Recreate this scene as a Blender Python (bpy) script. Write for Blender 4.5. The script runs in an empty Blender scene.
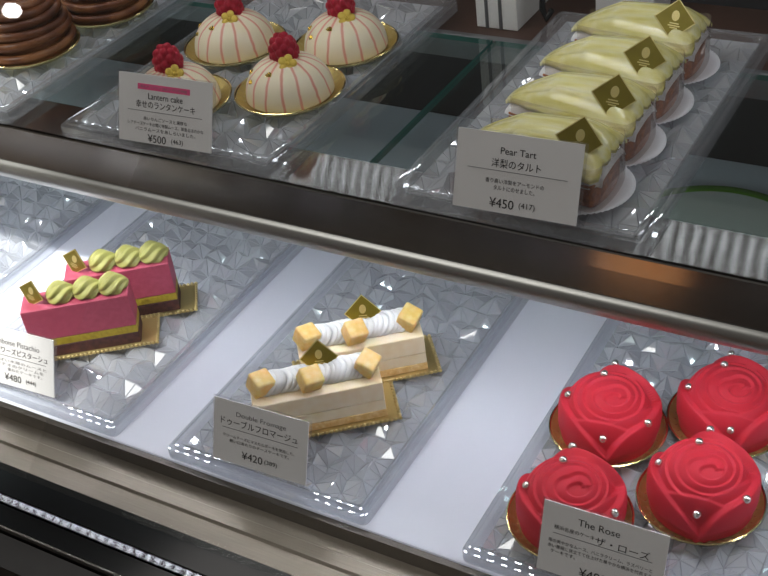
import bpy, bmesh, math, random
from mathutils import Vector, Matrix, Euler
random.seed(7)
PI = math.pi
R = math.radians
SC = bpy.context.scene
COL = SC.collection

# ------------------------------------------------------------------ helpers
def lin(r, g, b):
    f = lambda c: (c/255/12.92) if c/255 <= .04045 else ((c/255+.055)/1.055)**2.4
    return (f(r), f(g), f(b), 1)

def pmat(name, col, rough=.5, metal=0, spec=.5, sss=0, sssr=(1, .5, .3), sss_scale=.004, coat=0, aniso=0, tangent=None):
    m = bpy.data.materials.new(name); m.use_nodes = True
    n = m.node_tree.nodes['Principled BSDF']
    n.inputs['Base Color'].default_value = col
    n.inputs['Roughness'].default_value = rough
    n.inputs['Metallic'].default_value = metal
    n.inputs['Specular IOR Level'].default_value = spec
    if sss:
        n.inputs['Subsurface Weight'].default_value = sss
        n.inputs['Subsurface Radius'].default_value = sssr
        n.inputs['Subsurface Scale'].default_value = sss_scale
    if coat:
        n.inputs['Coat Weight'].default_value = coat
        n.inputs['Coat Roughness'].default_value = .15
    if aniso:
        n.inputs['Anisotropic'].default_value = aniso
        c = m.node_tree.nodes.new('ShaderNodeCombineXYZ')
        for i in range(3): c.inputs[i].default_value = tangent[i]
        m.node_tree.links.new(c.outputs[0], n.inputs['Tangent'])
    return m

def nodes(m):
    return m.node_tree.nodes, m.node_tree.links, m.node_tree.nodes['Principled BSDF']

def noise_col(m, stops, scale=40, detail=4, vec_scale=None, rough=.5):
    N, L, b = nodes(m)
    tc = N.new('ShaderNodeTexCoord'); mp = N.new('ShaderNodeMapping')
    if vec_scale: mp.inputs['Scale'].default_value = vec_scale
    nz = N.new('ShaderNodeTexNoise'); nz.inputs['Scale'].default_value = scale
    nz.inputs['Detail'].default_value = detail; nz.inputs['Roughness'].default_value = rough
    cr = N.new('ShaderNodeValToRGB')
    L.new(tc.outputs['Object'], mp.inputs[0]); L.new(mp.outputs[0], nz.inputs[0])
    L.new(nz.outputs['Fac'], cr.inputs[0]); L.new(cr.outputs[0], b.inputs['Base Color'])
    cr.color_ramp.elements[0].position = stops[0][0]; cr.color_ramp.elements[0].color = stops[0][1]
    cr.color_ramp.elements[1].position = stops[-1][0]; cr.color_ramp.elements[1].color = stops[-1][1]
    for p, c in stops[1:-1]:
        e = cr.color_ramp.elements.new(p); e.color = c
    return m

def bump(m, scale, strength, dist=.001, vec_scale=None):
    N, L, b = nodes(m)
    tc = N.new('ShaderNodeTexCoord'); mp = N.new('ShaderNodeMapping')
    if vec_scale: mp.inputs['Scale'].default_value = vec_scale
    nz = N.new('ShaderNodeTexNoise'); nz.inputs['Scale'].default_value = scale; nz.inputs['Detail'].default_value = 3
    bp = N.new('ShaderNodeBump'); bp.inputs['Strength'].default_value = strength; bp.inputs['Distance'].default_value = dist
    L.new(tc.outputs['Object'], mp.inputs[0]); L.new(mp.outputs[0], nz.inputs[0])
    L.new(nz.outputs['Fac'], bp.inputs['Height']); L.new(bp.outputs[0], b.inputs['Normal'])
    return m

def clear_mat(name, tint=(1, 1, 1, 1), gloss=.08, rough=.02, diffuse=0., dcol=(.8, .82, .86, 1), ior=1.45, fres=True):
    """thin clear sheet: transparent + fresnel reflection (+ a little milky diffuse)"""
    m = bpy.data.materials.new(name); m.use_nodes = True
    N, L = m.node_tree.nodes, m.node_tree.links
    N.remove(N['Principled BSDF']); out = N['Material Output']
    tr = N.new('ShaderNodeBsdfTransparent'); tr.inputs[0].default_value = tint
    gl = N.new('ShaderNodeBsdfGlossy'); gl.inputs['Roughness'].default_value = rough
    mx = N.new('ShaderNodeMixShader'); mx.inputs[0].default_value = gloss
    base = tr.outputs[0]
    if diffuse:
        df = N.new('ShaderNodeBsdfDiffuse'); df.inputs[0].default_value = dcol
        mm = N.new('ShaderNodeMixShader'); mm.inputs[0].default_value = diffuse
        L.new(base, mm.inputs[1]); L.new(df.outputs[0], mm.inputs[2]); base = mm.outputs[0]
    if fres:
        fr = N.new('ShaderNodeFresnel')
        ge = N.new('ShaderNodeNewGeometry'); mr = N.new('ShaderNodeMapRange')      # same reflectance from either side of the sheet
        L.new(ge.outputs['Backfacing'], mr.inputs[0]); mr.inputs[3].default_value = ior; mr.inputs[4].default_value = 1/ior
        L.new(mr.outputs[0], fr.inputs[0])
        ad = N.new('ShaderNodeMath'); ad.operation = 'ADD'; ad.use_clamp = True
        ad.inputs[1].default_value = gloss
        L.new(fr.outputs[0], ad.inputs[0]); L.new(ad.outputs[0], mx.inputs[0])
    L.new(base, mx.inputs[1]); L.new(gl.outputs[0], mx.inputs[2]); L.new(mx.outputs[0], out.inputs[0])
    return m

def emat(name, col, s):
    m = bpy.data.materials.new(name); m.use_nodes = True
    N, L = m.node_tree.nodes, m.node_tree.links
    N.remove(N['Principled BSDF'])
    e = N.new('ShaderNodeEmission'); e.inputs[0].default_value = col; e.inputs[1].default_value = s
    L.new(e.outputs[0], N['Material Output'].inputs[0])
    return m

class MB:
    """collects shapes for ONE mesh"""
    def __init__(s): s.v = []; s.f = []; s.mi = []; s.mats = []
    def add(s, vs, fs, mi=0):
        k = len(s.v); s.v += [tuple(v) for v in vs]
        s.f += [tuple(i+k for i in f) for f in fs]; s.mi += [mi]*len(fs); return s
    def box(s, x0, x1, y0, y1, z0, z1, mi=0):
        return s.add([(x, y, z) for z in (z0, z1) for y in (y0, y1) for x in (x0, x1)],
              [(0, 2, 3, 1), (4, 5, 7, 6), (0, 1, 5, 4), (2, 6, 7, 3), (0, 4, 6, 2), (1, 3, 7, 5)], mi)
    def grid(s, fn, nu, nv, wrap_v=False, mi=0, flip=False):
        vs = [fn(i/(nu-1), j/(nv if wrap_v else nv-1)) for i in range(nu) for j in range(nv)]
        fs = []
        for i in range(nu-1):
            for j in range(nv if wrap_v else nv-1):
                j2 = (j+1) % nv
                q = (i*nv+j, i*nv+j2, (i+1)*nv+j2, (i+1)*nv+j)
                fs.append(q[::-1] if flip else q)
        return s.add(vs, fs, mi)
    def lathe(s, prof, n=48, mi=0, mod=None):
        k = len(s.v); rings = []
        for (r, z) in prof:
            if r < 1e-6:
                rings.append([len(s.v)]); s.v.append((0, 0, z))
            else:
                ring = []
                for j in range(n):
                    a = 2*PI*j/n; rr, zz = (r, z) if not mod else mod(r, z, a)
                    ring.append(len(s.v)); s.v.append((rr*math.cos(a), rr*math.sin(a), zz))
                rings.append(ring)
        for A, B in zip(rings, rings[1:]):
            for j in range(n):
                j2 = (j+1) % n
                if len(A) == 1 and len(B) == 1: continue
                if len(A) == 1: f = (A[0], B[j], B[j2])
                elif len(B) == 1: f = (A[j], B[0], A[j2])
                else: f = (A[j], B[j], B[j2], A[j2])
                s.f.append(f); s.mi.append(mi)
        return s
    def tube(s, pts, rad, n=8, mi=0, closed=False):
        rad = rad if callable(rad) else (lambda t, a, _r=rad: _r)
        N_ = len(pts); k = len(s.v)
        P = [Vector(p) for p in pts]
        up = Vector((0, 0, 1)); prev = None
        for i in range(N_):
            t = (P[(i+1) % N_]-P[i-1]) if closed else (P[min(i+1, N_-1)]-P[max(i-1, 0)])
            t.normalize()
            if prev is None:
                a = up if abs(t.z) < .9 else Vector((1, 0, 0)); u = a.cross(t).normalized()
            else:
                u = (prev-t*prev.dot(t)).normalized()
            prev = u; w = t.cross(u)
            for j in range(n):
                a = 2*PI*j/n; r = rad(i/(N_-1), a)
                s.v.append(tuple(P[i]+u*math.cos(a)*r+w*math.sin(a)*r))
        for i in range(N_ if closed else N_-1):
            i2 = (i+1) % N_
            for j in range(n):
                j2 = (j+1) % n
                s.f.append((k+i*n+j, k+i*n+j2, k+i2*n+j2, k+i2*n+j)); s.mi.append(mi)
        if not closed:
            s.f.append(tuple(k+j for j in range(n))[::-1]); s.f.append(tuple(k+(N_-1)*n+j for j in range(n))); s.mi += [mi, mi]
        return s
    def ball(s, c, r, nu=10, nv=16, sc=(1, 1, 1), mi=0):
        return s.add(*_ball(c, r, nu, nv, sc), mi)
    def xf(s, mtx, start=0):
        for i in range(start, len(s.v)): s.v[i] = tuple(mtx @ Vector(s.v[i]))
        return s
    def build(s, name, mats, parent=None, smooth=False, bev=0, loc=None, rot=None, fix=True, angle=None):
        me = bpy.data.meshes.new(name); me.from_pydata(s.v, [], s.f)
        mats = mats if isinstance(mats, (list, tuple)) else [mats]
        for m in mats: me.materials.append(m)
        for p, i in zip(me.polygons, s.mi): p.material_index = i; p.use_smooth = smooth
        if fix:
            bm = bmesh.new(); bm.from_mesh(me); bmesh.ops.recalc_face_normals(bm, faces=bm.faces)
            if bev:
                bmesh.ops.bevel(bm, geom=[e for e in bm.edges if len(e.link_faces) == 2 and e.calc_face_angle(0) > .5], offset=bev, segments=3, profile=.6, affect='EDGES', clamp_overlap=True)
            bm.to_mesh(me); bm.free()
        if angle is not None: me.set_sharp_from_angle(angle=angle)
        o = bpy.data.objects.new(name, me); COL.objects.link(o)
        if parent: o.parent = parent
        if loc: o.location = loc
        if rot: o.rotation_euler = rot
        return o

def _ball(c, r, nu, nv, sc):
    vs = [(c[0], c[1], c[2]+r*sc[2])]
    for i in range(1, nu):
        t = PI*i/nu
        for j in range(nv):
            a = 2*PI*j/nv
            vs.append((c[0]+r*sc[0]*math.sin(t)*math.cos(a), c[1]+r*sc[1]*math.sin(t)*math.sin(a), c[2]+r*sc[2]*math.cos(t)))
    vs.append((c[0], c[1], c[2]-r*sc[2])); fs = []
    for j in range(nv):
        fs.append((0, 1+j, 1+(j+1) % nv))
        for i in range(nu-2):
            a = 1+i*nv; fs.append((a+j, a+nv+j, a+nv+(j+1) % nv, a+(j+1) % nv))
        a = 1+(nu-2)*nv; fs.append((a+j, len(vs)-1, a+(j+1) % nv))
    return vs, fs

def tag(o, label=None, cat=None, group=None, kind=None):
    if label: o['label'] = label
    if cat: o['category'] = cat
    if group: o['group'] = group
    if kind: o['kind'] = kind
    return o
def empty(name, loc=(0, 0, 0), rz=0):
    o = bpy.data.objects.new(name, None); COL.objects.link(o); o.location = loc; o.rotation_euler = (0, 0, rz)
    o.empty_display_size = .02
    return o
def copy_tree(o, parent=None):
    c = o.copy(); COL.objects.link(c)
    if parent: c.parent = parent
    for ch in [x for x in COL.objects if x.parent == o]: copy_tree(ch, c)
    return c
def sst(a, b, x):
    t = min(1, max(0, (x-a)/(b-a))); return t*t*(3-2*t)

# ------------------------------------------------------------------ materials
M = {}
M['deck'] = pmat('white_deck', lin(222, 224, 236), .35)
M['steel'] = pmat('brushed_steel', (.36, .36, .35, 1), .15, 1, aniso=.95, tangent=(0, 1, 0))
M['mirror'] = pmat('mirror_steel', (.10, .10, .10, 1), .11, 1, aniso=.9, tangent=(0, 1, 0))
M['steel_edge'] = pmat('satin_steel_edge', (.44, .43, .41, 1), .36, 1)
M['steel_face'] = pmat('polished_steel', (.36, .35, .33, 1), .12, 1, aniso=.6, tangent=(0, 0, 1))
M['steel_sill'] = noise_col(pmat('sill_steel', (.33, .31, .28, 1), .34, 1, aniso=.85, tangent=(0, 1, 0)), [(.3, (.24, .21, .17, 1)), (.7, (.31, .27, .22, 1))], 60, 3, (.6, 60, 60))
M['brown_steel'] = pmat('brown_lip', (.07, .06, .05, 1), .35, .7)
M['chrome'] = pmat('chrome_strip', (.5, .48, .45, 1), .2, 1)
M['black'] = pmat('black_trim', (.010, .012, .013, 1), .12, 0, .2)
M['black_panel'] = noise_col(pmat('black_panel', (.008, .008, .008, 1), .4), [(.35, (.006, .006, .006, 1)), (.7, (.014, .013, .013, 1))], 30, 4)
M['glass'] = clear_mat('front_glass', (.97, .98, .98, 1), .0, .003)
M['glass_shelf'] = clear_mat('shelf_glass', (.80, .88, .86, 1), .03, .01)
M['glass_edge'] = pmat('green_glass_edge', (.03, .13, .11, 1), .12, 0, .8)
M['tray_rim'] = clear_mat('clear_tray_rim', (.96, .97, .98, 1), .10, .02, .10)
M['tray'] = clear_mat('crystal_tray', (.95, .96, .98, 1), .24, .03, .48, (.83, .85, .90, 1), ior=1.5)
M['gold'] = pmat('gold_foil', (.58, .44, .15, 1), .38, .72)
M['gold_dark'] = noise_col(pmat('gold_plaque', (.25, .19, .02, 1), .4, .5), [(.3, (.19, .145, .010, 1)), (.7, (.26, .20, .018, 1))], 60)
M['gold_pale'] = pmat('pale_gold_print', (.75, .62, .25, 1), .35, .6)
M['gold_card'] = pmat('gold_card', (.60, .47, .20, 1), .38, .75)
M['gold_rim'] = pmat('gold_rim', (.78, .62, .28, 1), .2, 1)
M['leaf'] = bump(pmat('gold_leaf', (.85, .60, .12, 1), .25, 1), 400, .6, .001)
M['flower'] = pmat('gold_flower', (.80, .58, .10, 1), .4, .35)
M['rose'] = bump(pmat('rose_velvet', lin(202, 42, 60), .6, 0, .25, .2, (1, .25, .2), .003), 900, .12, .0004)
M['pearl'] = pmat('silver_pearl', (.80, .74, .70, 1), .22, .9)
M['raspberry'] = pmat('raspberry', lin(176, 14, 48), .5, 0, .4, .2, (1, .2, .2), .002)
M['mousse'] = noise_col(pmat('pink_mousse', lin(200, 84, 112), .6, sss=.15), [(.3, lin(164, 64, 88)), (.7, lin(178, 76, 100))], 220)
M['mousse_top'] = noise_col(pmat('pink_glaze', lin(190, 70, 100), .35), [(.3, lin(184, 64, 94)), (.7, lin(206, 90, 116))], 200)
M['pist'] = noise_col(pmat('pistachio_layer', lin(160, 138, 24), .6), [(.3, lin(146, 124, 20)), (.7, lin(176, 154, 40))], 300)
M['choc'] = noise_col(pmat('chocolate_layer', lin(70, 34, 34), .6), [(.3, lin(54, 24, 26)), (.7, lin(86, 44, 40))], 260)
M['pist_cream'] = pmat('pistachio_cream', lin(164, 162, 92), .5, sss=.15, sssr=(.6, .6, .2))
M['cheese'] = noise_col(pmat('cheese_mousse', lin(250, 232, 196), .55, sss=.2, sssr=(1, .8, .4)), [(.3, lin(248, 226, 186)), (.7, lin(254, 238, 208))], 150)
M['sponge'] = noise_col(pmat('sponge', lin(240, 204, 140), .7), [(.3, lin(226, 180, 108)), (.7, lin(248, 218, 160))], 420)
M['cream'] = pmat('whipped_cream', lin(246, 246, 246), .45, sss=.2, sssr=(1, .9, .8))
M['mango'] = noise_col(pmat('mango_cube', lin(240, 196, 104), .35, sss=.5, sssr=(1, .6, .2)), [(.3, lin(238, 196, 110)), (.7, lin(248, 222, 160))], 200)
M['crust'] = bump(noise_col(pmat('tart_crust', lin(170, 100, 44), .6), [(.3, lin(120, 56, 18)), (.7, lin(184, 106, 44))], 260), 700, .5)
M['liner'] = pmat('white_paper', lin(238, 238, 242), .7)
M['film'] = clear_mat('clear_film', (.98, .96, .95, 1), .02, .05, .04, (.9, .80, .76, 1))
M['marron'] = noise_col(pmat('chestnut_cream', lin(150, 92, 50), .38), [(.32, lin(74, 36, 18)), (.5, lin(116, 66, 34)), (.68, lin(160, 108, 66))], 45, 5)
M['card'] = pmat('card_paper', lin(232, 230, 230), .6)
M['ink'] = pmat('dark_ink', lin(34, 30, 32), .7)
M['ink_grey'] = pmat('grey_ink', lin(120, 118, 120), .7)
M['pink_ink'] = pmat('pink_ink', lin(236, 84, 140), .7)
M['acrylic'] = clear_mat('clear_acrylic', (.97, .97, .98, 1), .02, .03, .03)
M['plate'] = pmat('white_plate', lin(210, 212, 208), .2)
M['green'] = pmat('green_glaze', lin(112, 168, 44), .3)
M['white_alu'] = pmat('white_aluminium', lin(226, 226, 222), .35)
M['dark_wood'] = noise_col(pmat('dark_wood', lin(60, 40, 32), .5), [(.3, lin(42, 28, 24)), (.7, lin(80, 54, 42))], 8, 4, (1, 1, .2))
M['red_wood'] = noise_col(pmat('red_wood', lin(96, 56, 40), .5), [(.3, lin(60, 36, 28)), (.7, lin(84, 50, 38))], 10, 4, (6, 6, .5))
M['dark'] = pmat('dark_interior', lin(30, 30, 32), .6)
M['blue_paper'] = pmat('pale_blue_paper', lin(190, 208, 226), .6)
M['grey_metal'] = pmat('grey_metal', lin(120, 122, 124), .4, .6)
LED_COL = (.92, .95, 1, 1)
M['led'] = emat('led_chip', LED_COL, 78)
M['led_rear'] = emat('led_chip_rear', LED_COL, 28)
M['led_low'] = emat('led_chip_lower', (.90, .92, 1, 1), 150)

def cake_lines(name, base, line, n, R0):
    m = pmat(name, base, .32, 0, .45, .2, (1, .8, .6), .003)
    N, L, b = nodes(m)
    tc = N.new('ShaderNodeTexCoord'); sp = N.new('ShaderNodeSeparateXYZ'); L.new(tc.outputs['Object'], sp.inputs[0])
    def mth(op, a, b2=None):
        q = N.new('ShaderNodeMath'); q.operation = op
        for i, x in enumerate((a, b2)):
            if x is None: continue
            if isinstance(x, (int, float)): q.inputs[i].default_value = x
            else: L.new(x, q.inputs[i])
        return q.outputs[0]
    at = mth('ARCTAN2', sp.outputs[1], sp.outputs[0])
    nz = N.new('ShaderNodeTexNoise'); nz.inputs['Scale'].default_value = 60; L.new(tc.outputs['Object'], nz.inputs[0])
    w = mth('ADD', mth('MULTIPLY', at, n/(2*PI)), mth('MULTIPLY', nz.outputs['Fac'], .35))
    fr = mth('ABSOLUTE', mth('SUBTRACT', mth('FRACT', mth('ADD', w, 100.)), .5))
    r = mth('SQRT', mth('ADD', mth('MULTIPLY', sp.outputs[0], sp.outputs[0]), mth('MULTIPLY', sp.outputs[1], sp.outputs[1])))
    d = mth('MULTIPLY', mth('MULTIPLY', fr, 2*PI/n), r)
    mr = N.new('ShaderNodeMapRange'); L.new(d, mr.inputs[0])
    mr.inputs[1].default_value = .0006; mr.inputs[2].default_value = .0013; mr.inputs[3].default_value = .75; mr.inputs[4].default_value = 0
    mx = N.new('ShaderNodeMix'); mx.data_type = 'RGBA'
    L.new(mr.outputs[0], mx.inputs[0]); mx.inputs[6].default_value = base; mx.inputs[7].default_value = line
    L.new(mx.outputs[2], b.inputs['Base Color'])
    return m
M['dome'] = cake_lines('white_chocolate_dome', lin(246, 234, 204), lin(232, 132, 120), 15, .032)

def pear_mat():
    m = pmat('glazed_pear', lin(232, 222, 140), .16, 0, .6, .25, (1, .9, .3), .004, coat=.5)
    N, L, b = nodes(m)
    noise_col(m, [(.28, lin(222, 208, 112)), (.5, lin(240, 230, 158)), (.72, lin(248, 242, 196))], 10, 3, (3, 16, 16))
    return m
M['pear'] = pear_mat()

# ------------------------------------------------------------------ the display case
XL, XR = -1.7, .55
case = tag(empty('display_case', (-.45, .435, 0)), 'glass pastry display case with white deck and brushed steel shelf edge', 'display case')
case.location = (0, 0, 0)
MB().box(XL, XR, .4355, .972, -.03, 0).build('deck', M['deck'], case, bev=.002)
MB().box(XL, XR, .4305, .4353, -.0135, -.0005).build('deck_lip', M['brown_steel'], case)
# steel sill in front of the deck: a gentle step between two flat bands
def strip(prof, x0=XL, x1=XR):
    b = MB(); n = len(prof)
    b.add([(x, y, z) for x in (x0, x1) for (y, z) in prof], [(i, i+1, n+i+1, n+i) for i in range(n-1)]+[tuple(range(n)), tuple(range(2*n-1, n-1, -1))]+[(0, n, 2*n-1, n-1)])
    return b
strip([(.4303, -.0125), (.419, -.0125), (.4175, -.0105), (.4075, -.0105), (.406, -.0125), (.391, -.0138), (.391, -.03), (.4303, -.03)]).build('front_sill', M['steel_sill'], case)
strip([(.3908, -.0139), (.3725, -.0236), (.3725, -.045), (.3908, -.045)]).build('black_trim', M['black'], case)
strip([(.3723, -.0246), (.3660, -.0239), (.3660, -.045), (.3723, -.045)]).build('reflector_strip', M['mirror'], case)
strip([(.3658, -.0272), (.3535, -.0337), (.3535, -.06), (.3658, -.06)]).build('lower_trim', M['black'], case)
strip([(.3533, -.0338), (.3518, -.0338), (.3518, -.06), (.3533, -.06)]).build('chrome_strip', M['chrome'], case)
strip([(.3505, -.040), (.33, -.048), (.33, -.5), (.3505, -.5)]).build('base_panel', M['black_panel'], case)
# slanted front pane
GB, GT = Vector((0, .388, -.012)), Vector((0, .605, .455))
gn = Vector((0, -(GT-GB).z, (GT-GB).y)).normalized()*.006
g = MB(); g.add([(x, p.y, p.z) for x in (XL, XR) for p in (GB, GT, GT+gn, GB+gn)], [(0, 1, 5, 4), (1, 2, 6, 5), (2, 3, 7, 6), (3, 0, 4, 7), (0, 3, 2, 1), (4, 5, 6, 7)])
g.build('front_glass', M['glass'], case)
# upper shelf
strip([(.5305, .1995), (.5300, .1985), (.5300, .1865), (.5305, .1668), (.5325, .154), (.5345, .154), (.5345, .1985), (.5325, .1995)]).build('shelf_front_rail', [M['steel_face']], case)
strip([(.5325, .1999), (.5727, .1999), (.5727, .1905), (.5347, .1905), (.5347, .1994)]).build('shelf_ledge', M['steel'], case)
strip([(.5303, .1667), (.5283, .1655), (.5268, .1635), (.5260, .1605), (.5262, .1570), (.5275, .1535), (.5295, .1512), (.5320, .1512), (.5322, .1538)]).build('rail_lower_edge', M['steel_edge'], case, smooth=True, angle=R(50))
strip([(.767, .1990), (.7685, .1999), (.773, .1999), (.773, .18), (.767, .18)]).build('rear_rail', M['grey_metal'], case)
def led_strip(name, y, z, ny, nz, pitch, x0, x1, mat, w=.0045):
    """aluminium channel carrying a row of square light chips"""
    b = MB(); d = Vector((0, ny, nz)).normalized(); t = Vector((0, -d.z, d.y))
    c = Vector((0, y, z))
    q = [c+t*.006, c-t*.006, c-t*.006-d*.006, c+t*.006-d*.006]
    b.add([(x, p.y, p.z) for x in (x0, x1) for p in q], [(0, 1, 5, 4), (1, 2, 6, 5), (2, 3, 7, 6), (3, 0, 4, 7), (0, 3, 2, 1), (4, 5, 6, 7)], 0)
    n = int((x1-x0)/pitch)
    for i in range(n):
        x = x0+pitch*(i+.5)
        p = c+d*.0008
        b.add([(x-w/2, *(p+t*w/2).yz), (x+w/2, *(p+t*w/2).yz), (x+w/2, *(p-t*w/2).yz), (x-w/2, *(p-t*w/2).yz)], [(0, 1, 2, 3)], 1)
    return b.build(name, [M['grey_metal'], mat], case, fix=False)
led_strip('lower_led_strip', .548, .1605, .05, -1, .0118, -1.25, .3, M['led_low'])
led_strip('upper_led_strip', .612, .452, .25, -1, .0118, -1.25, .3, M['led'])
led_strip('rear_led_strip', .83, .40, -.45, -1, .0118, -1.25, .3, M['led_rear'])
# dark rear side of the lower bay
MB().box(XL, XR, .974, .986, -.03, .175).build('rear_panel', M['dark'], case)

def pane(name, x0, x1, label):
    b = MB(); b.box(x0, x1, .5735, .7665, .1954, .1996)
    o = b.build(name, [M['glass_shelf'], M['glass_edge']])
    for p in o.data.polygons:
        if abs(p.normal.z) < .5: p.material_index = 1
    return tag(o, label, 'shelf')
pane('glass_shelf', -1.6, -.389, 'clear glass shelf pane under the striped dome cakes with green edge at right')
pane('glass_shelf', -.3865, .5, 'clear glass shelf pane under the pear tarts')

# ------------------------------------------------------------------ crystal trays
def tray(x0, x1, y0, y1, z, label, seed, cell=.0100, group=None):
    rnd = random.Random(seed)
    t = empty('crystal_tray', ((x0+x1)/2, (y0+y1)/2, z+.0003))
    w, d = (x1-x0)/2, (y1-y0)/2
    cr = lambda a, b, z: [(a+(b-a)*k/4, z-((k-2)/2)**2*(b-a)*.0085) for k in range(5)]      # two slightly crowned steps
    prof = [(0.0000, .0000), (.0002, .0076)]+cr(.0005, .0036, .0082)+[(.0039, .0096)]+cr(.0043, .0080, .0104)+[(.0086, .0090), (.0095, .0068), (.0102, .0052)]
    def ring(ins, zz, rc):
        pts = []
        rc = max(.002, rc-ins)
        for cx, cy, a0 in ((w, d, 0), (-w, d, 90), (-w, -d, 180), (w, -d, 270)):
            for k in range(5):
                a = R(a0+k*22.5)
                sx = 1 if cx > 0 else -1; sy = 1 if cy > 0 else -1
                pts.append((cx-sx*(ins+rc)+rc*math.cos(a), cy-sy*(ins+rc)+rc*math.sin(a), zz))
        return pts
    b = MB(); n = 20
    vs = []
    for ins, zz in prof: vs += ring(ins, zz, .005)
    fs = [(i*n+j, i*n+(j+1) % n, (i+1)*n+(j+1) % n, (i+1)*n+j) for i in range(len(prof)-1) for j in range(n)]
    fs.append(tuple(range(n))[::-1])
    b.add(vs, fs)
    b.build('tray_rim', M['tray_rim'], t, smooth=True, fix=False, angle=R(28))
    # diamond-cut floor: jittered lattice of peaks and valleys, triangles meeting in stars
    ins = .0098; W, D = w-ins, d-ins
    nx, ny = max(4, round(2*W/cell)), max(4, round(2*D/cell))
    vs = []
    for i in range(nx+1):
        for j in range(ny+1):
            e = i in (0, nx) or j in (0, ny)
            jx, jy = (0, 0) if e else (rnd.uniform(-.34, .34), rnd.uniform(-.34, .34))
            zz = .0052 if e else (.0100 if (i % 2 == 0 and j % 2 == 0) else (.0018 if (i % 2 and j % 2) else rnd.uniform(.0022, .0094)))
            vs.append((-W+2*W*(i+jx)/nx, -D+2*D*(j+jy)/ny, zz))
    fs = []
    for i in range(nx):
        for j in range(ny):
            a, b_, c, d_ = i*(ny+1)+j, (i+1)*(ny+1)+j, (i+1)*(ny+1)+j+1, i*(ny+1)+j+1
            if (i+j) % 2 == 0: fs += [(a, b_, c), (a, c, d_)]
            else: fs += [(a, b_, d_), (b_, c, d_)]
    # every facet is cut with a narrow groove round it
    V2 = [(x, y, zz-.0011) for x, y, zz in vs]; F2 = []
    for f in fs:
        p = [Vector(vs[i]) for i in f]; c = sum(p, Vector())/3; k = len(V2)
        V2 += [tuple(q.lerp(c, .13)) for q in p]
        F2.append((k, k+1, k+2))
        for a in range(3):
            b_ = (a+1) % 3; F2.append((f[a], f[b_], k+b_, k+a))
    m = MB(); m.add(V2, F2)
    m.build('faceted_floor', M['tray'], t, fix=False)
    return tag(t, label, 'tray', group)
tray(-.965, -.790, .4375, .745, 0, 'empty clear crystal tray at far left of lower deck', 1)
tray(-.740, -.563, .4375, .745, 0, 'clear crystal tray carrying the two pink layered cakes', 2)
tray(-.513, -.341, .4375, .745, 0, 'clear crystal tray carrying the two cream cheesecakes', 3)
tray(-.270, -.085, .4375, .745, 0, 'clear crystal tray carrying the four red rose cakes', 4)
tray(-.875, -.683, .5312, .812, .2, 'clear crystal tray under the brown chestnut cakes on upper shelf', 5)
tray(-.630, -.440, .5312, .812, .2, 'clear crystal tray under the striped white dome cakes', 6)
tray(-.352, -.183, .5312, .812, .2, 'clear crystal tray under the row of pear tarts', 7)
TZ, UZ = .0102, .2102

# ------------------------------------------------------------------ boards and plaques
def round_board(parent, r=.0405):
    b = MB()
    fl = lambda rr, z, a: (rr, z+(.0011*math.cos(36*a) if .034 < rr < r-.0012 else 0))
    b.lathe([(0, 0.0002), (.020, 0.0002), (.0335, .0003), (.0352, .0010), (.0380, .0030), (r-.0010, .0046)], 144, 0, fl)
    k = len(b.f)
    b.lathe([(r-.0010, .0046), (r-.0003, .0054), (r+.0006, .0050), (r+.0003, .0040), (.036, .0002), (.034, 0), (0, 0)], 144, 1)
    return b.build('gold_board', [M['gold'], M['gold_rim']], parent, smooth=True, fix=False, angle=R(60))
def rect_board(parent, x0, x1, y0, y1):
    b = MB(); b.box(x0, x1, y0, y1, 0, .0012)
    # raised beaded border
    n = int((x1-x0)/.0034)
    for i in range(n+1):
        x = x0+(x1-x0)*i/n
        for y in (y0, y1): b.ball((x, y, .0014), .0016, 5, 8)
    n = int((y1-y0)/.0034)
    for i in range(1, n):
        y = y0+(y1-y0)*i/n
        for x in (x0, x1): b.ball((x, y, .0014), .0016, 5, 8)
    return b.build('gold_board', M['gold_card'], parent, smooth=True, angle=R(40))
def plaque(parent, loc, rot, s=.0185):
    """square gold plaque stuck in by one corner; crest and lines of print on its face (local xz plane, facing -y)"""
    b = MB(); b.box(-s/2, s/2, -.0004, .0004, -s/2, s/2)
    b.xf(Matrix.Rotation(R(45), 4, 'Y'))
    o = b.build('gold_plaque', M['gold_dark'], parent, loc=loc, rot=rot)
    e = MB()
    ov = [(.0026*math.cos(a), -.00045, .0026+.0036*math.sin(a)) for a in [2*PI*k/24 for k in range(24)]]
    e.add(ov, [tuple(range(24))[::-1]])
    for (w, z) in ((.0062, -.0026), (.0080, -.0042), (.0050, -.0056)):
        e.add([(-w/2, -.00045, z-.0004), (w/2, -.00045, z-.0004), (w/2, -.00045, z+.0004), (-w/2, -.00045, z+.0004)], [(0, 1, 2, 3)])
    h = s/2*1.414; i = h-.0009
    for k in range(4):
        a0, a1 = k*PI/2, (k+1)*PI/2
        e.add([(h*math.cos(a0), -.00045, h*math.sin(a0)), (h*math.cos(a1), -.00045, h*math.sin(a1)), (i*math.cos(a1), -.00045, i*math.sin(a1)), (i*math.cos(a0), -.00045, i*math.sin(a0))], [(0, 1, 2, 3)])
    e.build('crest_print', M['gold_pale'], o, fix=False)
    return o

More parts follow.
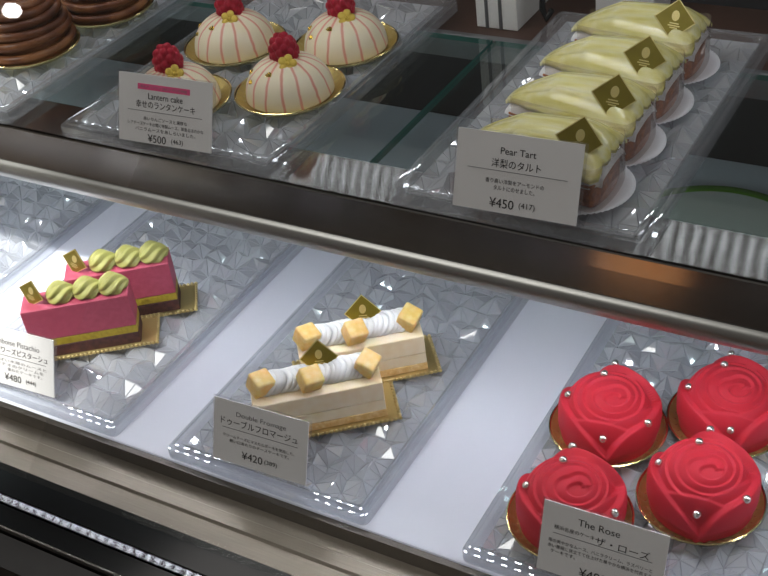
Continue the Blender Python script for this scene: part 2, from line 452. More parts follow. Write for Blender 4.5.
# ------------------------------------------------------------------ red rose cakes
VIEW = 29.5      # the petals face the shop side of the case
def rose_surface(s, phi):
    """point on the moulded rose: s 0 (crown) .. 1 (foot), phi in degrees"""
    Rr, Hh, ex = .0318, .0385, 2/2.5
    t = s*PI/2
    prof = lambda t: (Rr*max(0, math.sin(t))**ex, Hh*max(0, math.cos(t))**ex)
    r, z = prof(t)
    r2, z2 = prof(min(PI/2, t+.01)); r1, z1 = prof(max(0, t-.01))
    dr, dz = r2-r1, z2-z1; L = math.hypot(dr, dz) or 1
    nr, nz = -dz/L, dr/L
    th = (phi-VIEW) % 360
    D = 0
    # rolled bud at the crown: a spiral of lips
    # its heart sits a little towards the front of the cake
    px = s*math.cos(R(th))-.06*(1-s); py = s*math.sin(R(th))+.20*(1-s)
    sb, tb = math.hypot(px, py), math.degrees(math.atan2(py, px)) % 360
    for n in range(4):
        sk = .045+.115*(n+tb/360)
        if sk > .50: continue
        x = sb-sk
        if x > -.02: D += .0023*sst(-.014, .016, x)*(1-.85*sst(0, .16, x))
    # petals, inner ones first; each covers what lies under it: centre angle, half width, lip s, tilt, reach at sides, relief
    for k, (c, hw, s0, tilt, pw, dep) in enumerate(((118, 78, .42, .06, 2.6, .0030), (-60, 84, .47, -.05, 2.4, .0030), (-120, 74, .50, .10, 2.2, .0032),
                                       (50, 58, .37, -.10, 2.8, .0068), (172, 84, .58, .16, 2.4, .0044), (-38, 66, .62, -.04, 3.8, .0058))):
        u = ((th-c+180) % 360)-180; u /= hw
        if abs(u) >= 1.15: continue
        sk = s0-tilt*u+(1.02-s0)*abs(u)**pw
        m = sst(-.016, .020, s-sk)
        if m > 0:
            x = max(0, s-sk)
            D = D*(1-m)+m*(.0004*k+dep*(1-.72*sst(0, .36, x)))
    # a little inward pinch at the foot
    D -= .0018*sst(.88, 1, s)
    # flatten crown centre
    return Vector(((r+nr*D)*math.cos(R(phi)), (r+nr*D)*math.sin(R(phi)), z+nz*D))
def make_rose():
    root = empty('rose_cake')
    b = MB(); NS, NP = 110, 220
    ss = [(i/(NS-1))**1.12 for i in range(1, NS)]
    vs = [tuple(rose_surface(.0001, 0))]
    for s in ss:
        for j in range(NP): vs.append(tuple(rose_surface(s, 360*j/NP)))
    fs = [(0, 1+j, 1+(j+1) % NP) for j in range(NP)]
    for i in range(len(ss)-1):
        for j in range(NP):
            a = 1+i*NP; fs.append((a+j, a+NP+j, a+NP+(j+1) % NP, a+(j+1) % NP))
    fs.append(tuple(1+(len(ss)-1)*NP+j for j in range(NP))[::-1])
    b.add(vs, fs)
    b.build('rose_body', M['rose'], root, smooth=True, loc=(0, 0, .0006))
    for s, ph in ROSE_PEARLS:
        p = rose_surface(s, ph+VIEW); n = Vector((p.x, p.y, max(0, p.z-.012))).normalized()
        MB().ball((0, 0, 0), .0029, 10, 16).build('silver_pearl', M['pearl'], root, smooth=True, loc=p+n*.0016)
    round_board(root)
    return root
ROSE_PEARLS = [(.17, 92), (.50, 168), (.68, -104), (.62, -48), (.50, 72)]
rose0 = make_rose()
roses = [((-.2227, .5771), 0, 'red rose cake with silver pearls, back left of the four'),
         ((-.2154, .4899), 6, 'red rose cake standing right behind its price card, front left of the four'),
         ((-.1444, .5372), -3, 'red rose cake at front right of the four, fully in view'),
         ((-.1505, .6163), 3, 'red rose cake cut by the right picture edge, back right of the four')]
for i, ((x, y), a, lb) in enumerate(roses):
    o = rose0 if i == 0 else copy_tree(rose0)
    o.location = (x, y, TZ+.0003); o.rotation_euler = (0, 0, R(a))
    tag(o, lb, 'cake', 'red rose cakes')

# ------------------------------------------------------------------ striped dome cakes with raspberries
def raspberry_mesh():
    b = MB(); NU, NV = 48, 64; cs = []
    n = 44
    for k in range(n):
        z = 1-2*(k+.5)/n; a = k*2.39996; q = math.sqrt(1-z*z); cs.append(Vector((q*math.cos(a), q*math.sin(a), z)))
    def fn(u, v):
        t = .001+(PI-.002)*u; a = 2*PI*v
        d = Vector((math.sin(t)*math.cos(a), math.sin(t)*math.sin(a), math.cos(t)))
        m = min((d-c).length for c in cs)
        r = .0104*(1+.20*math.sqrt(max(0, 1-(m/.27)**2))-.10)
        return (d.x*r, d.y*r, d.z*r*1.32)
    return b.grid(fn, NU, NV, True, flip=True)
def make_dome():
    root = empty('dome_cake')
    Rd, Hd = .0325, .0288
    prof = [(0, Hd)]+[(Rd*math.sin(t)**.86, Hd*math.cos(t)**.92) for t in [PI/2*k/28 for k in range(1, 28)]]+[(Rd, .0008), (Rd-.001, 0), (0, 0)]
    MB().lathe(prof, 72).build('cake_dome', M['dome'], root, smooth=True, loc=(0, 0, .0008), angle=R(60))
    raspberry_mesh().build('raspberry', M['raspberry'], root, smooth=True, loc=(-.001, .002, Hd+.0040), rot=(R(8), R(-6), .4))
    # small flower of pressed gold beside the berry
    f = MB()
    for k in range(5):
        a = 2*PI*k/5
        f.ball((.0040*math.cos(a), .0040*math.sin(a), 0), .0030, 6, 10, (1, 1, .35))
    f.ball((0, 0, .0006), .0016, 6, 10)
    f.build('gold_flower', M['flower'], root, smooth=True, loc=(.0085, -.0090, Hd+.0005), rot=(R(58), 0, R(35)))
    for (th, ph, sc, sd) in ((.62, -92, 1, 1), (.98, -128, .8, 2), (.85, -150, .9, 3)):
        rnd = random.Random(sd); q = MB()
        pts = [(sc*.0034*math.cos(a)*rnd.uniform(.6, 1.1), sc*.0026*math.sin(a)*rnd.uniform(.6, 1.1), rnd.uniform(0, .0009)) for a in [2*PI*k/7 for k in range(7)]]
        q.add(pts+[(0, 0, .0016)]+[(x, y, -.0006) for x, y, z in pts], [(k, (k+1) % 7, 7) for k in range(7)]+[(k, 8+k, 8+(k+1) % 7, (k+1) % 7) for k in range(7)]+[tuple(8+k for k in range(7))[::-1]])
        r, z = Rd*math.sin(th)**.86, Hd*math.cos(th)**.92+.0008
        a = R(ph); nrm = Vector((math.cos(a)*math.sin(th), math.sin(a)*math.sin(th), math.cos(th)))
        q.build('gold_flake', M['leaf'], root, loc=(r*math.cos(a), r*math.sin(a), z), rot=nrm.to_track_quat('Z', 'Y').to_euler())
    round_board(root)
    return root
dome0 = make_dome()
for i, (x, y, a, lb) in enumerate([(-.4836, .6245, 0, 'pink-striped white dome cake with raspberry at front right, nothing before it'),
                                   (-.558, .585, 12, 'pink-striped white dome cake with raspberry, half hidden behind its price card'),
                                   (-.5715, .679, -8, 'pink-striped white dome cake with raspberry, back left of the four'),
                                   (-.4828, .7028, 5, 'pink-striped white dome cake whose raspberry touches the picture top, back right of the four')]):
    o = dome0 if i == 0 else copy_tree(dome0)
    o.location = (x, y, UZ+.0003); o.rotation_euler = (0, 0, R(a)); tag(o, lb, 'cake', 'striped dome cakes')

# ------------------------------------------------------------------ chestnut cakes
def make_marron():
    root = empty('chestnut_cake')
    Rm, Hm = .0352, .046; b = MB()
    b.lathe([(0, Hm-.004)]+[((Rm-.003)*math.sin(t)**.7, (Hm-.004)*math.cos(t)**.8) for t in [PI/2*k/14 for k in range(1, 14)]]+[(Rm-.003, 0), (0, 0)], 40)
    rnd = random.Random(5)
    rows = 8
    for k in range(rows):
        t = PI/2*(1-(k+.4)/rows)
        r, z = Rm*math.sin(t)**.7, Hm*math.cos(t)**.8
        ax, ay, ph = rnd.uniform(-.05, .05), rnd.uniform(-.05, .05), rnd.uniform(0, 6)
        pts = []
        for j in range(48):
            a = 2*PI*j/48; rr = r*(1+.018*math.sin(3*a+ph))
            pts.append((rr*math.cos(a), rr*math.sin(a), z+.0025+ax*rr*math.cos(a)+ay*rr*math.sin(a)))
        b.tube(pts, .0038, 10, closed=True)
    for k in range(7):
        x = -.014+k*.0045
        pts = [(x+rnd.uniform(-.001, .001), y, Hm+.001-(x*x+y*y)*16) for y in [-.016+.032*j/10 for j in range(11)]]
        b.tube(pts, .0024, 8)
    b.build('chestnut_cream', M['marron'], root, smooth=True, loc=(0, 0, .0004), angle=R(70))
    round_board(root)
    return root
mar0 = make_marron()
for i, (x, y, a, lb) in enumerate([(-.7426, .625, 0, 'brown chestnut cream cake at the left picture edge, nearer one'),
                                   (-.730, .708, 50, 'brown chestnut cream cake behind the nearer one, at the top edge')]):
    o = mar0 if i == 0 else copy_tree(mar0)
    o.location = (x, y, UZ+.0003); o.rotation_euler = (0, 0, R(a)); tag(o, lb, 'cake', 'chestnut cakes')

# ------------------------------------------------------------------ pink pistachio cakes
def swirl_shell(b, cx, cy, cz, L, r, grooves=7, twist=3.2, tip=1):
    """piped cream shell lying along x, grooves spiralling round it"""
    k0 = len(b.v)
    def fn(u, v):
        t = .02+.97*u; a = 2*PI*v
        rad = r*math.sin(PI*t**.8)**.7
        rad *= 1+.20*math.cos(grooves*a+twist*2*PI*t*.5)
        return (cx+tip*L*(t-.5), cy+rad*math.cos(a)*1.05, cz+max(-.0002, .62*r*.55+rad*math.sin(a)*.92))
    b.grid(fn, 26, 42, True)
def make_pink():
    root = empty('layered_cake')
    w, d = .0433, .0128
    def lay(name, z0, z1, m, ins=0, bev=.0006):
        MB().box(-w+ins, w-ins, -d+ins, d-ins, z0, z1).build(name, m, root, bev=bev)
    z = .0014
    lay('chocolate_layer', z, z+.0105, M['choc'])
    lay('pistachio_layer', z+.0106, z+.0175, M['pist'], .0001)
    lay('pink_mousse', z+.0176, z+.0480, M['mousse'], 0, .0012)
    zt = z+.0480
    for k, x in enumerate((-.010, .0115, .032)):
        b = MB(); swirl_shell(b, 0, 0, 0, .0255, .0102, 7, 3.8, 1)
        b.build('piped_cream', M['pist_cream'], root, smooth=True, loc=(x, .001, zt-.0004), rot=(0, 0, R(14)))
    plaque(root, (-.0325, -.001, zt+.0095), (R(-8), R(14), R(-38)), .0180)
    rect_board(root, -.048, .0565, -.0165, .0215)
    return root
pk0 = make_pink()
for i, (x, y, a, lb) in enumerate([(-.6503, .5131, 37, 'pink mousse cake slice with green piped cream, nearer of the two'),
                                   (-.6463, .5611, 37, 'pink mousse cake slice with green piped cream, farther of the two')]):
    o = pk0 if i == 0 else copy_tree(pk0)
    o.location = (x, y, TZ+.0003); o.rotation_euler = (0, 0, R(a)); tag(o, lb, 'cake', 'pink layered cakes')

# ------------------------------------------------------------------ cream cheesecakes
def make_cheese(seed):
    rnd = random.Random(seed)
    root = empty('cheesecake_slice')
    w, d = .0475, .0155; z = .0014
    MB().box(-w, w, -d, d, z, z+.0065).build('sponge_base', M['sponge'], root, bev=.0006)
    MB().box(-w+.0002, w-.0002, -d+.0002, d-.0002, z+.0066, z+.0160).build('baked_layer', M['cheese'], root, bev=.0005)
    MB().box(-w+.0001, w-.0001, -d+.0001, d-.0001, z+.0161, z+.0325).build('cream_layer', M['cheese'], root, bev=.0012)
    zt = z+.0325
    # one rope of piped cream: rows of slanted ridges
    b = MB(); L = .086; n = 40
    b.tube([(-L/2+L*i/n, .0025, .0026) for i in range(n+1)], lambda t, a: .0066*min(1, math.sqrt(max(.02, 1-(2*t-1)**8))), 16)
    for k in range(20):
        x0 = -L/2+.001+(L-.011)*k/19; e = .78 if k in (0, 19) else rnd.uniform(.93, 1.06); pts = []
        jx, je = rnd.uniform(-.0009, .0009), rnd.uniform(.9, 1.12)
        for m in range(13):
            a = R(-25+230*m/12)
            pts.append((x0+jx+.0085*math.sin(a)*e-.0040*math.cos(a), .0025+.0088*math.cos(a)*e, .0022+je*.0080*math.sin(a)*e))
        b.tube(pts, lambda t, a: .0027*(math.sin(PI*min(1, max(.03, t)))**.5*.75+.25), 8)
    b.v = [(x, y, max(-.0003, zz)) for x, y, zz in b.v]
    b.build('piped_cream', M['cream'], root, smooth=True, loc=(0, .001, zt), angle=R(80))
    for (x, y, rx, ry, rz) in ((-.0385, -.002, 20, 12, 30), (-.003, -.0075, 28, 10, 20), (.0395, -.003, 25, -12, 50)):
        q = MB(); s = .0078; q.box(-s, s, -s*.95, s*.95, -s*.9, s*.9)
        q.build('mango_cube', M['mango'], root, bev=.0020, smooth=True, loc=(x, y, zt+.0100), rot=(R(rx), R(ry), R(rz)))
    plaque(root, (.006, .0060, zt+.0165), (R(-18), R(4), R(-4)), .0200)
    rect_board(root, -.053, .0560, -.0200, .0235)
    return root
ck0 = make_cheese(1)
for i, (x, y, a, lb) in enumerate([(-.4207, .5111, 39, 'cream cheesecake slice with mango cubes, partly hidden by its price card'),
                                   (-.4177, .5691, 39, 'cream cheesecake slice with mango cubes, farther of the two')]):
    o = ck0 if i == 0 else copy_tree(ck0)
    o.location = (x, y, TZ+.0003); o.rotation_euler = (0, 0, R(a)); tag(o, lb, 'cake', 'cream cheesecakes')

# ------------------------------------------------------------------ pear tarts
def make_tart():
    root = empty('pear_tart')
    # wedge outline: point on the left, rounded crust on the right
    def half(x):                       # half width along the length
        u = (x+.045)/.09
        return .0105+.0145*max(0, u)**.7
    def wedge(z0, z1, x0, x1, k0, k1, n=16):
        b = MB(); vs = []
        for zz, kk in ((z0, k0), (z1, k1)):
            o = []
            for i in range(n+1):
                x = x0+(x1-x0)*i/n; o.append((x, -half(x)*kk, zz))
            h = half(x1)*kk
            for i in range(1, 8): 
                a = -PI/2+PI*i/8; o.append((x1+.0055*math.cos(a), h*math.sin(a), zz))
            for i in range(n, -1, -1):
                x = x0+(x1-x0)*i/n; o.append((x, half(x)*kk, zz))
            vs += o; N_ = len(o)
        b.add(vs, [tuple(range(N_))[::-1], tuple(range(N_, 2*N_))]+[(i, (i+1) % N_, N_+(i+1) % N_, N_+i) for i in range(N_)])
        return b
    z = .0014
    wedge(z, z+.0165, -.043, .0395, .90, 1.0).build('tart_crust', M['crust'], root, bev=.0012)
    # cream mound under the fruit
    def top(x, y):
        u = (x+.045)/.09; h = half(x)*1.02
        q = max(0, 1-(y/h)**2)
        e = min(1, max(0, (x+.047)/.030))**.6*min(1, max(0, (.047-x)/.016))**.5
        return .0175+.0185*q**.55*e
    def cr(u, v):
        x = -.046+.092*u; h = half(max(-.045, min(.045, x)))*(1.0 if u < .96 else .8)
        y = -h+2*h*v
        return (x, y, top(x, y)-.0015 if 0 < v < 1 else .0158)
    b = MB(); b.grid(cr, 30, 20); 
    b.build('custard_cream', M['cream'], root, smooth=True)
    # overlapping pear slices laid lengthwise, fanned from the point
    for k in range(4):
        c = -.84+k*.56; b = MB()
        def sl(u, v, c=c, k=k):
            x = -.0475+.093*u
            bulge = min(1, u/.22)**.5*min(1, (1-u)/.035+.05)**.5
            wv = .50*bulge                                        # half width of the slice across the wedge (normalised)
            yn = c*(.55+.45*u)+wv*(2*v-1)*1.0
            yn = max(-1.12, min(1.12, yn))
            x2 = x+.004*math.sin(PI*u)*(2*v-1)
            hh = half(max(-.045, min(.045, x)))
            y = yn*hh*.98
            q = max(0, 1-(yn/1.16)**2)
            e = min(1, max(0, (x+.050)/.040))**.75*min(1, max(0, (.050-x)/.022))**.6
            zz = .0200+.0215*q**.55*e + .0014*(1-v)*bulge+.0014*math.sin(PI*v)*bulge
            return (x2, y, zz)
        g1 = []
        nu, nv = 26, 12
        topv = [Vector(sl(i/(nu-1), j/(nv-1))) for i in range(nu) for j in range(nv)]
        botv = [p-Vector((0, 0, .0028)) for p in topv]
        N_ = nu*nv; fs = []
        for i in range(nu-1):
            for j in range(nv-1):
                q = (i*nv+j, (i+1)*nv+j, (i+1)*nv+j+1, i*nv+j+1); fs += [q, tuple(N_+t for t in q[::-1])]
        bd = [i*nv for i in range(nu)]+[(nu-1)*nv+j for j in range(1, nv)]+[i*nv+nv-1 for i in range(nu-2, -1, -1)]+[j for j in range(nv-2, 0, -1)]
        for a_, b_ in zip(bd, bd[1:]+bd[:1]): fs.append((b_, a_, N_+a_, N_+b_))
        b.add(topv+botv, fs)
        b.build('pear_slice', M['pear'], root, smooth=True)
    # pleated white paper round below the crust end
    pl = MB()
    pl.lathe([(0, .0004), (.028, .0004), (.0330, .0020), (.0330, .0014), (.028, 0), (0, 0)], 160, 0, lambda r, zz, a: (r, zz+(.0005*math.cos(60*a)+.0005 if r > .031 else 0)))
    pl.build('paper_doily', M['liner'], root, smooth=True, loc=(.0245, .0, 0), fix=False)
    # clear film wrapped round the wedge
    fb = MB(); o = []
    for i in range(17):
        x = -.040+.081*i/16; o.append((x, -half(x)*1.07))
    for i in range(1, 12):
        a = -PI/2+PI*i/12; o.append((.041+.0072*math.cos(a), half(.041)*1.07*math.sin(a)))
    for i in range(16, -1, -1):
        x = -.040+.081*i/16; o.append((x, half(x)*1.07))
    n = len(o)
    fb.add([(x, y, .0012) for x, y in o]+[(x, y, .030) for x, y in o]+[(x*.995, y*.985, .030) for x, y in o]+[(x*.995, y*.985, .0012) for x, y in o], [(k*n+i, k*n+i+1, ((k+1) % 4)*n+i+1, ((k+1) % 4)*n+i) for k in range(4) for i in range(n-1)])
    fb.build('clear_film', M['film'], root, smooth=True, angle=R(50))
    plaque(root, (.030, -.0135, .0415), (R(-36), R(14), R(18)), .0200)
    return root
pt0 = make_tart()
for i, (y, a, lb) in enumerate([(.567, 0, 'pear tart slice standing behind the pear price card, nearest of the row'),
                                (.6225, 0, 'pear tart slice with gold plaque, second of the row counted from the price card'),
                                (.678, -.5, 'pear tart slice with gold plaque, third of the row counted from the price card'),
                                (.735, 1, 'pear tart slice at the far end of the row, by the white rear post')]):
    o = pt0 if i == 0 else copy_tree(pt0)
    o.location = (-.2625, y+.006, UZ+.0003); o.rotation_euler = (0, 0, R(a)); tag(o, lb, 'tart', 'pear tart slices')

# ------------------------------------------------------------------ price cards
def text_mesh(s, cx, cz, w, h, name, mat, parent, y=-.0007, bold=0):
    cu = bpy.data.curves.new('t', 'FONT'); cu.body = s; cu.size = 1; cu.offset = bold; cu.resolution_u = 3
    ob = bpy.data.objects.new('t', cu); COL.objects.link(ob)
    dg = bpy.context.evaluated_depsgraph_get(); dg.update()
    me = bpy.data.meshes.new_from_object(ob.evaluated_get(dg), depsgraph=dg)
    bpy.data.objects.remove(ob); bpy.data.curves.remove(cu)
    if not me.vertices: return None
    xs = [v.co.x for v in me.vertices]; ys = [v.co.y for v in me.vertices]
    x0, x1, y0, y1 = min(xs), max(xs), min(ys), max(ys)
    for v in me.vertices:
        v.co = ((v.co.x-(x0+x1)/2)/(x1-x0)*w+cx, y, (v.co.y-(y0+y1)/2)/(y1-y0)*h+cz)
    me.name = name; me.materials.clear(); me.materials.append(mat)
    o = bpy.data.objects.new(name, me); COL.objects.link(o); o.parent = parent
    return o
CW, CH = .0785, .0475
def price_card(x, y, z, rz, label, lines, banner=None, rule=.47):
    """lines: text, centre u (0..1), centre v from the top, width, height, ink, part name"""
    t = empty('price_card', (x, y, z), rz); t.rotation_euler = (R(-22), 0, rz)
    MB().box(-CW/2, CW/2, -.0004, .0004, 0, CH).build('card_sheet', M['card'], t)
    if rule: 
        MB().box(-CW*.40, CW*.40, -.0007, -.00045, CH*(1-rule)-.00017, CH*(1-rule)+.00017).build('printed_rule', M['ink_grey'], t)
    if banner:
        MB().box(-CW*.29, CW*.27, -.0006, -.00045, CH*(1-banner)-.0020, CH*(1-banner)+.0020).build('pink_banner', M['pink_ink'], t)
    for s, u, v, w, h, ink, nm in lines:
        text_mesh(s, (u-.5)*CW, CH*(1-v), w, h*CH/.055, nm, M[ink], t)
    b = MB(); b.box(-CW/2-.0015, CW/2+.0015, .0007, .0019, -.0006, CH+.0008)
    b.box(-CW/2-.0015, CW/2+.0015, -.0012, .0070, -.0012, -.0003)
    b.build('clear_stand', M['acrylic'], t)
    return tag(t, label, 'price card', 'price cards in the case')
price_card(-.2636, .5310, .2110, R(2.5), 'white price card for pear tart standing on the upper shelf',
  [('Pear Tart', .50, .215, .0222, .0047, 'ink', 'title_lettering'), ('洋梨のタルト', .49, .375, .031, .0062, 'ink', 'title_lettering'),
   ('香り高い洋梨をアーモンドの', .49, .60, .037, .0033, 'ink', 'small_lettering'), ('タルトにのせました。', .49, .685, .026, .0033, 'ink', 'small_lettering'),
   ('¥450', .40, .875, .0155, .0066, 'ink', 'price_lettering'), ('(417)', .605, .875, .0100, .0050, 'ink', 'price_lettering')])
price_card(-.5275, .5300, .2110, R(3), 'white price card for lantern cake with a pink banner across its top',
  [('赤のアンブランコ&ローザの冬物語', .49, .175, .039, .0024, 'ink_grey', 'small_lettering'),
   ('Lantern cake', .51, .305, .0290, .0050, 'ink', 'title_lettering'), ('幸せのランタンケーキ', .51, .43, .050, .0060, 'ink', 'title_lettering'),
   ('赤いりんごソースと濃厚な', .51, .635, .037, .0030, 'ink', 'small_lettering'), ('レアチーズケーキの間に特製ムース、苺香るほのかな', .51, .715, .064, .0030, 'ink', 'small_lettering'),
   ('バニラムースをあしらいました。', .51, .795, .051, .0030, 'ink', 'small_lettering'),
   ('¥500', .42, .92, .0155, .0064, 'ink', 'price_lettering'), ('(463)', .64, .925, .0100, .0046, 'ink', 'price_lettering')], banner=.175, rule=.53)
price_card(-.4320, .4440, .0115, R(2), 'white price card for double fromage before the cheesecakes',
  [('Double Fromage', .51, .20, .0415, .0052, 'ink_grey', 'title_lettering'), ('ドゥーブルフロマージュ', .49, .33, .064, .0068, 'ink', 'title_lettering'),
   ('クリームチーズにマスカルポーネを使用した、', .49, .56, .060, .0030, 'ink', 'small_lettering'), ('軽い口あたりのチーズケーキです。', .50, .635, .050, .0030, 'ink', 'small_lettering'),
   ('¥420', .43, .82, .0175, .0068, 'ink', 'price_lettering'), ('(389)', .63, .83, .0105, .0048, 'ink', 'price_lettering')], rule=.44)
price_card(-.1795, .4445, .0115, R(1), 'cream price card for the rose cakes at bottom edge of the picture',
  [('The Rose', .46, .175, .0265, .0052, 'ink', 'title_lettering'), ('横浜名産のケーキ', .27, .33, .026, .0034, 'ink', 'small_lettering'), ('ザ・ローズ', .66, .35, .034, .0062, 'ink', 'title_lettering'),
   ('苺の爽やかなムース、バニラクリーム、ラズベリーと', .49, .53, .066, .0030, 'ink', 'small_lettering'), ('赤い薔薇に見立てて仕上げた華やかな横浜を代表する', .49, .605, .066, .0030, 'ink', 'small_lettering'),
   ('ケーキです。', .20, .68, .016, .0030, 'ink', 'small_lettering'),
   ('¥480', .46, .86, .0175, .0068, 'ink', 'price_lettering'), ('(444)', .68, .87, .0105, .0048, 'ink', 'price_lettering')], rule=.42)
price_card(-.6690, .4445, .0115, R(3), 'pale price card at the left picture edge before the pink layered cakes',
  [('Framboise Pistachio', .49, .23, .052, .0052, 'ink_grey', 'title_lettering'), ('フランボワーズピスターシュ', .48, .38, .070, .0062, 'ink', 'title_lettering'),
   ('甘酸っぱい木苺のムースと', .49, .56, .066, .0030, 'ink_grey', 'small_lettering'), ('ピスタチオのクリームを', .49, .635, .060, .0030, 'ink_grey', 'small_lettering'), ('重ねたケーキです。', .62, .71, .036, .0030, 'ink_grey', 'small_lettering'),
   ('¥480', .46, .85, .0175, .0068, 'ink', 'price_lettering'), ('(444)', .70, .86, .0105, .0048, 'ink', 'price_lettering')], rule=.48)

# ------------------------------------------------------------------ things behind and below
pl = empty('serving_plate', (-.225, .818, .0002))
MB().lathe([(0, .004), (.055, .004), (.075, .008), (.0845, .0100)], 72).build('plate_body', M['plate'], pl, smooth=True, fix=False)
MB().lathe([(.0846, .0101), (.0915, .0120), (.092, .0108), (.060, .0004), (0, .0004)], 72).build('plate_rim', M['green'], pl, smooth=True, fix=False)
tag(pl, 'white plate with green rim lying on the rear of the lower deck', 'plate')

post = empty('rear_post', (-.398, .812, .1957))
b = MB(); b.box(-.018, .018, -.018, .055, .0, .60); b.build('post_body', M['white_alu'], post, bev=.001)
for x in (-.0085, .0035): MB().box(x-.0014, x+.0014, -.0186, -.0181, .0, .60).build('groove', M['grey_metal'], post)
tag(post, 'white aluminium rear post with grooves beside a black hook', 'post')
post2 = empty('rear_post', (-.307, .845, .1957))
MB().box(-.024, .024, -.01, .03, .0, .60).build('post_body', M['white_alu'], post2, bev=.001)
c = MB(); c.lathe([(0, 0), (.005, 0), (.005, .002), (0, .002)], 20); c.build('fixing_screw', M['dark'], post2, loc=(-.004, -.0105, .055), rot=(R(90), 0, 0))
tag(post2, 'grey white rear post behind the far pear tart', 'post')
hk = MB(); hk.tube([(0, 0, .20), (0, 0, .03), (0, -.002, .012), (.004, -.003, .004), (.008, -.002, .012)], .0026, 8)
tag(hk.build('door_hook', M['black'], None, smooth=True, loc=(-.3655, .812, .1975)), 'black hook hanging beside the white rear post', 'hook')
rail = MB(); rail.box(-1.6, .4, .7732, .88, .184, .1955); tag(rail.build('rear_sill', M['dark_wood'], None), 'dark brown sill along the back of the display case', 'sill')
bc = empty('back_counter', (-.5, 1.5, -.76))
MB().box(-1.9, 1.0, 0, .5, 0, .5).build('cabinet_body', M['dark_wood'], bc)
MB().box(-1.9, 1.0, -.03, .5, .501, .53).build('counter_top', M['grey_metal'], bc)
for k in range(5):
    x = -1.85+k*.55
    d = MB().box(x, x+.53, -.015, -.001, .03, .48).build('cabinet_door', M['red_wood'], bc)
    MB().box(x+.2, x+.33, -.028, -.0155, .40, .412).build('door_handle', M['grey_metal'], d)
tag(bc, 'dark wooden back counter behind the display case', 'counter')
bx = MB(); bx.box(-.12, .12, -.08, .08, 0, .006); tag(bx.build('paper_pad', M['blue_paper'], None, loc=(-1.02, 1.66, -.2293), rot=(0, 0, .3), bev=.001), 'pale blue paper pad on the back counter', 'paper')
rp = empty('wood_panel', (-.37, 1.0, .0))
MB().box(-.04, .04, 0, .02, .0, .8).build('panel_board', M['red_wood'], rp)
tag(rp, 'reddish brown wooden panel behind the white rear post', 'panel')
fl = MB(); fl.box(-3.5, 3, -3, 3.2, -.95, -.9); tag(fl.build('floor', pmat('floor_brown', lin(70, 54, 44), .35), None), kind='structure')
wl2 = MB(); wl2.box(-3.6, -3.5, -3, 3.1, -.9, 1.8); tag(wl2.build('wall_left', pmat('wall_white', lin(214, 208, 198), .6), None), kind='structure')
wl = MB(); wl.box(-3.5, 3, 3.0, 3.1, -.9, 1.8); tag(wl.build('wall_back', pmat('wall_dark', lin(40, 36, 34), .6), None), kind='structure')
# case body below the deck
MB().box(XL, XR, .3510, .96, -.9, -.0605).build('case_body', M['black_panel'], case)

# ------------------------------------------------------------------ shop spot and added lights
def spot(name, loc, aim, power, size, blend=.3, rad=.03, col=(1, .97, .92)):
    l = bpy.data.lights.new(name, 'SPOT'); l.energy = power; l.spot_size = R(size); l.spot_blend = blend; l.shadow_soft_size = rad; l.color = col
    o = bpy.data.objects.new(name, l); COL.objects.link(o); o.location = loc
    o.rotation_euler = (Vector(aim)-Vector(loc)).to_track_quat('-Z', 'Y').to_euler(); return o
spot('spot_light', (-1.05, -.35, 1.6), (-.80, .50, 0), 350, 15, .9, .03)
a = bpy.data.lights.new('fill_light', 'AREA'); a.energy = 18; a.size = 1.2; a.color = (1, .96, .92)  # added soft fill for the card and case fronts, no fixture of the shop
ao = bpy.data.objects.new('fill_light', a); COL.objects.link(ao); ao.location = (-1.5, -.9, 2.4); ao.rotation_euler = (Vector((-.4, .55, 0))-ao.location).to_track_quat('-Z', 'Y').to_euler()
spot('spot_light', (-2.5, -1.0, 1.7), (-3.1, -.9, -.4), 600, 75, .9, .05)  # added spot, brightens the left side that the steel rail mirrors
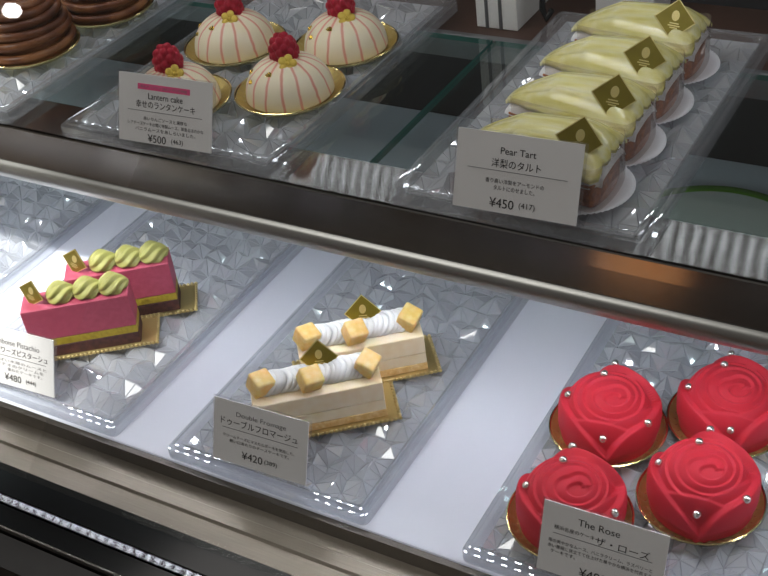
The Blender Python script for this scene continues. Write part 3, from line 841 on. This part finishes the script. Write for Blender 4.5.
lp = empty('added_bulb', (-1.94, -.64, .73))  # added bulb, out of view, makes the small bright reflection in the front glass
q = MB(); q.ball((0, 0, 0), .016, 12, 20); q.build('bulb', emat('added_bulb_glow', (1, .98, .95, 1), 40), lp, smooth=True)
q = MB(); q.lathe([(.006, .0165), (.010, .04), (.05, .055), (.052, .05), (.012, .03), (.006, .0165)], 24); q.build('lamp_shade', M['grey_metal'], lp, smooth=True)
MB().tube([(0, 0, .045), (0, 0, 1.2)], .003, 6).build('cord', M['black'], lp)
tag(lp, 'added bulb on a cord, out of view, mirrored in the front glass', 'added light')

fw_ = empty('added_glow', (-.655, -.82, -.9))  # added glowing body, out of view, gives the rail its orange reflection
MB().lathe([(0, .01), (.085, .01), (.10, .05), (.085, .10), (0, .10)], 32).build('glow_shell', emat('orange_glow', (1, .42, .16, 1), 1.2), fw_, smooth=True)
MB().lathe([(0, 0), (.09, 0), (.09, .0095), (0, .0095)], 32).build('base', M['dark_wood'], fw_)
tag(fw_, 'added low orange glowing body, out of view, mirrored in the steel shelf edge', 'added light')

w = bpy.data.worlds.new('shop'); SC.world = w; w.use_nodes = True
w.node_tree.nodes['Background'].inputs[0].default_value = (.55, .50, .46, 1)
w.node_tree.nodes['Background'].inputs[1].default_value = .20

# ------------------------------------------------------------------ camera
cam = bpy.data.cameras.new('camera'); co = bpy.data.objects.new('camera', cam); COL.objects.link(co)
rt, dn, fw = Vector((.8646221, .4891424, -.1147538)), Vector((.2118251, -.5620043, -.7995507)), Vector((-.4555862, .6670015, -.5895339))
m3 = Matrix((rt, -dn, -fw)).transposed()
co.matrix_world = Matrix.Translation((0, 0, .6)) @ m3.to_4x4()
cam.sensor_width = 36; cam.lens = 1186.73*36/768; cam.clip_start = .01
SC.camera = co
SC.view_settings.view_transform = 'Standard'; SC.view_settings.look = 'None'; SC.view_settings.gamma = 1
SC.view_settings.use_curve_mapping = False; SC.view_settings.exposure = 0
SC.cycles.use_denoising = True; SC.cycles.max_bounces = 10; SC.cycles.transparent_max_bounces = 24
SC.cycles.sample_clamp_indirect = 6
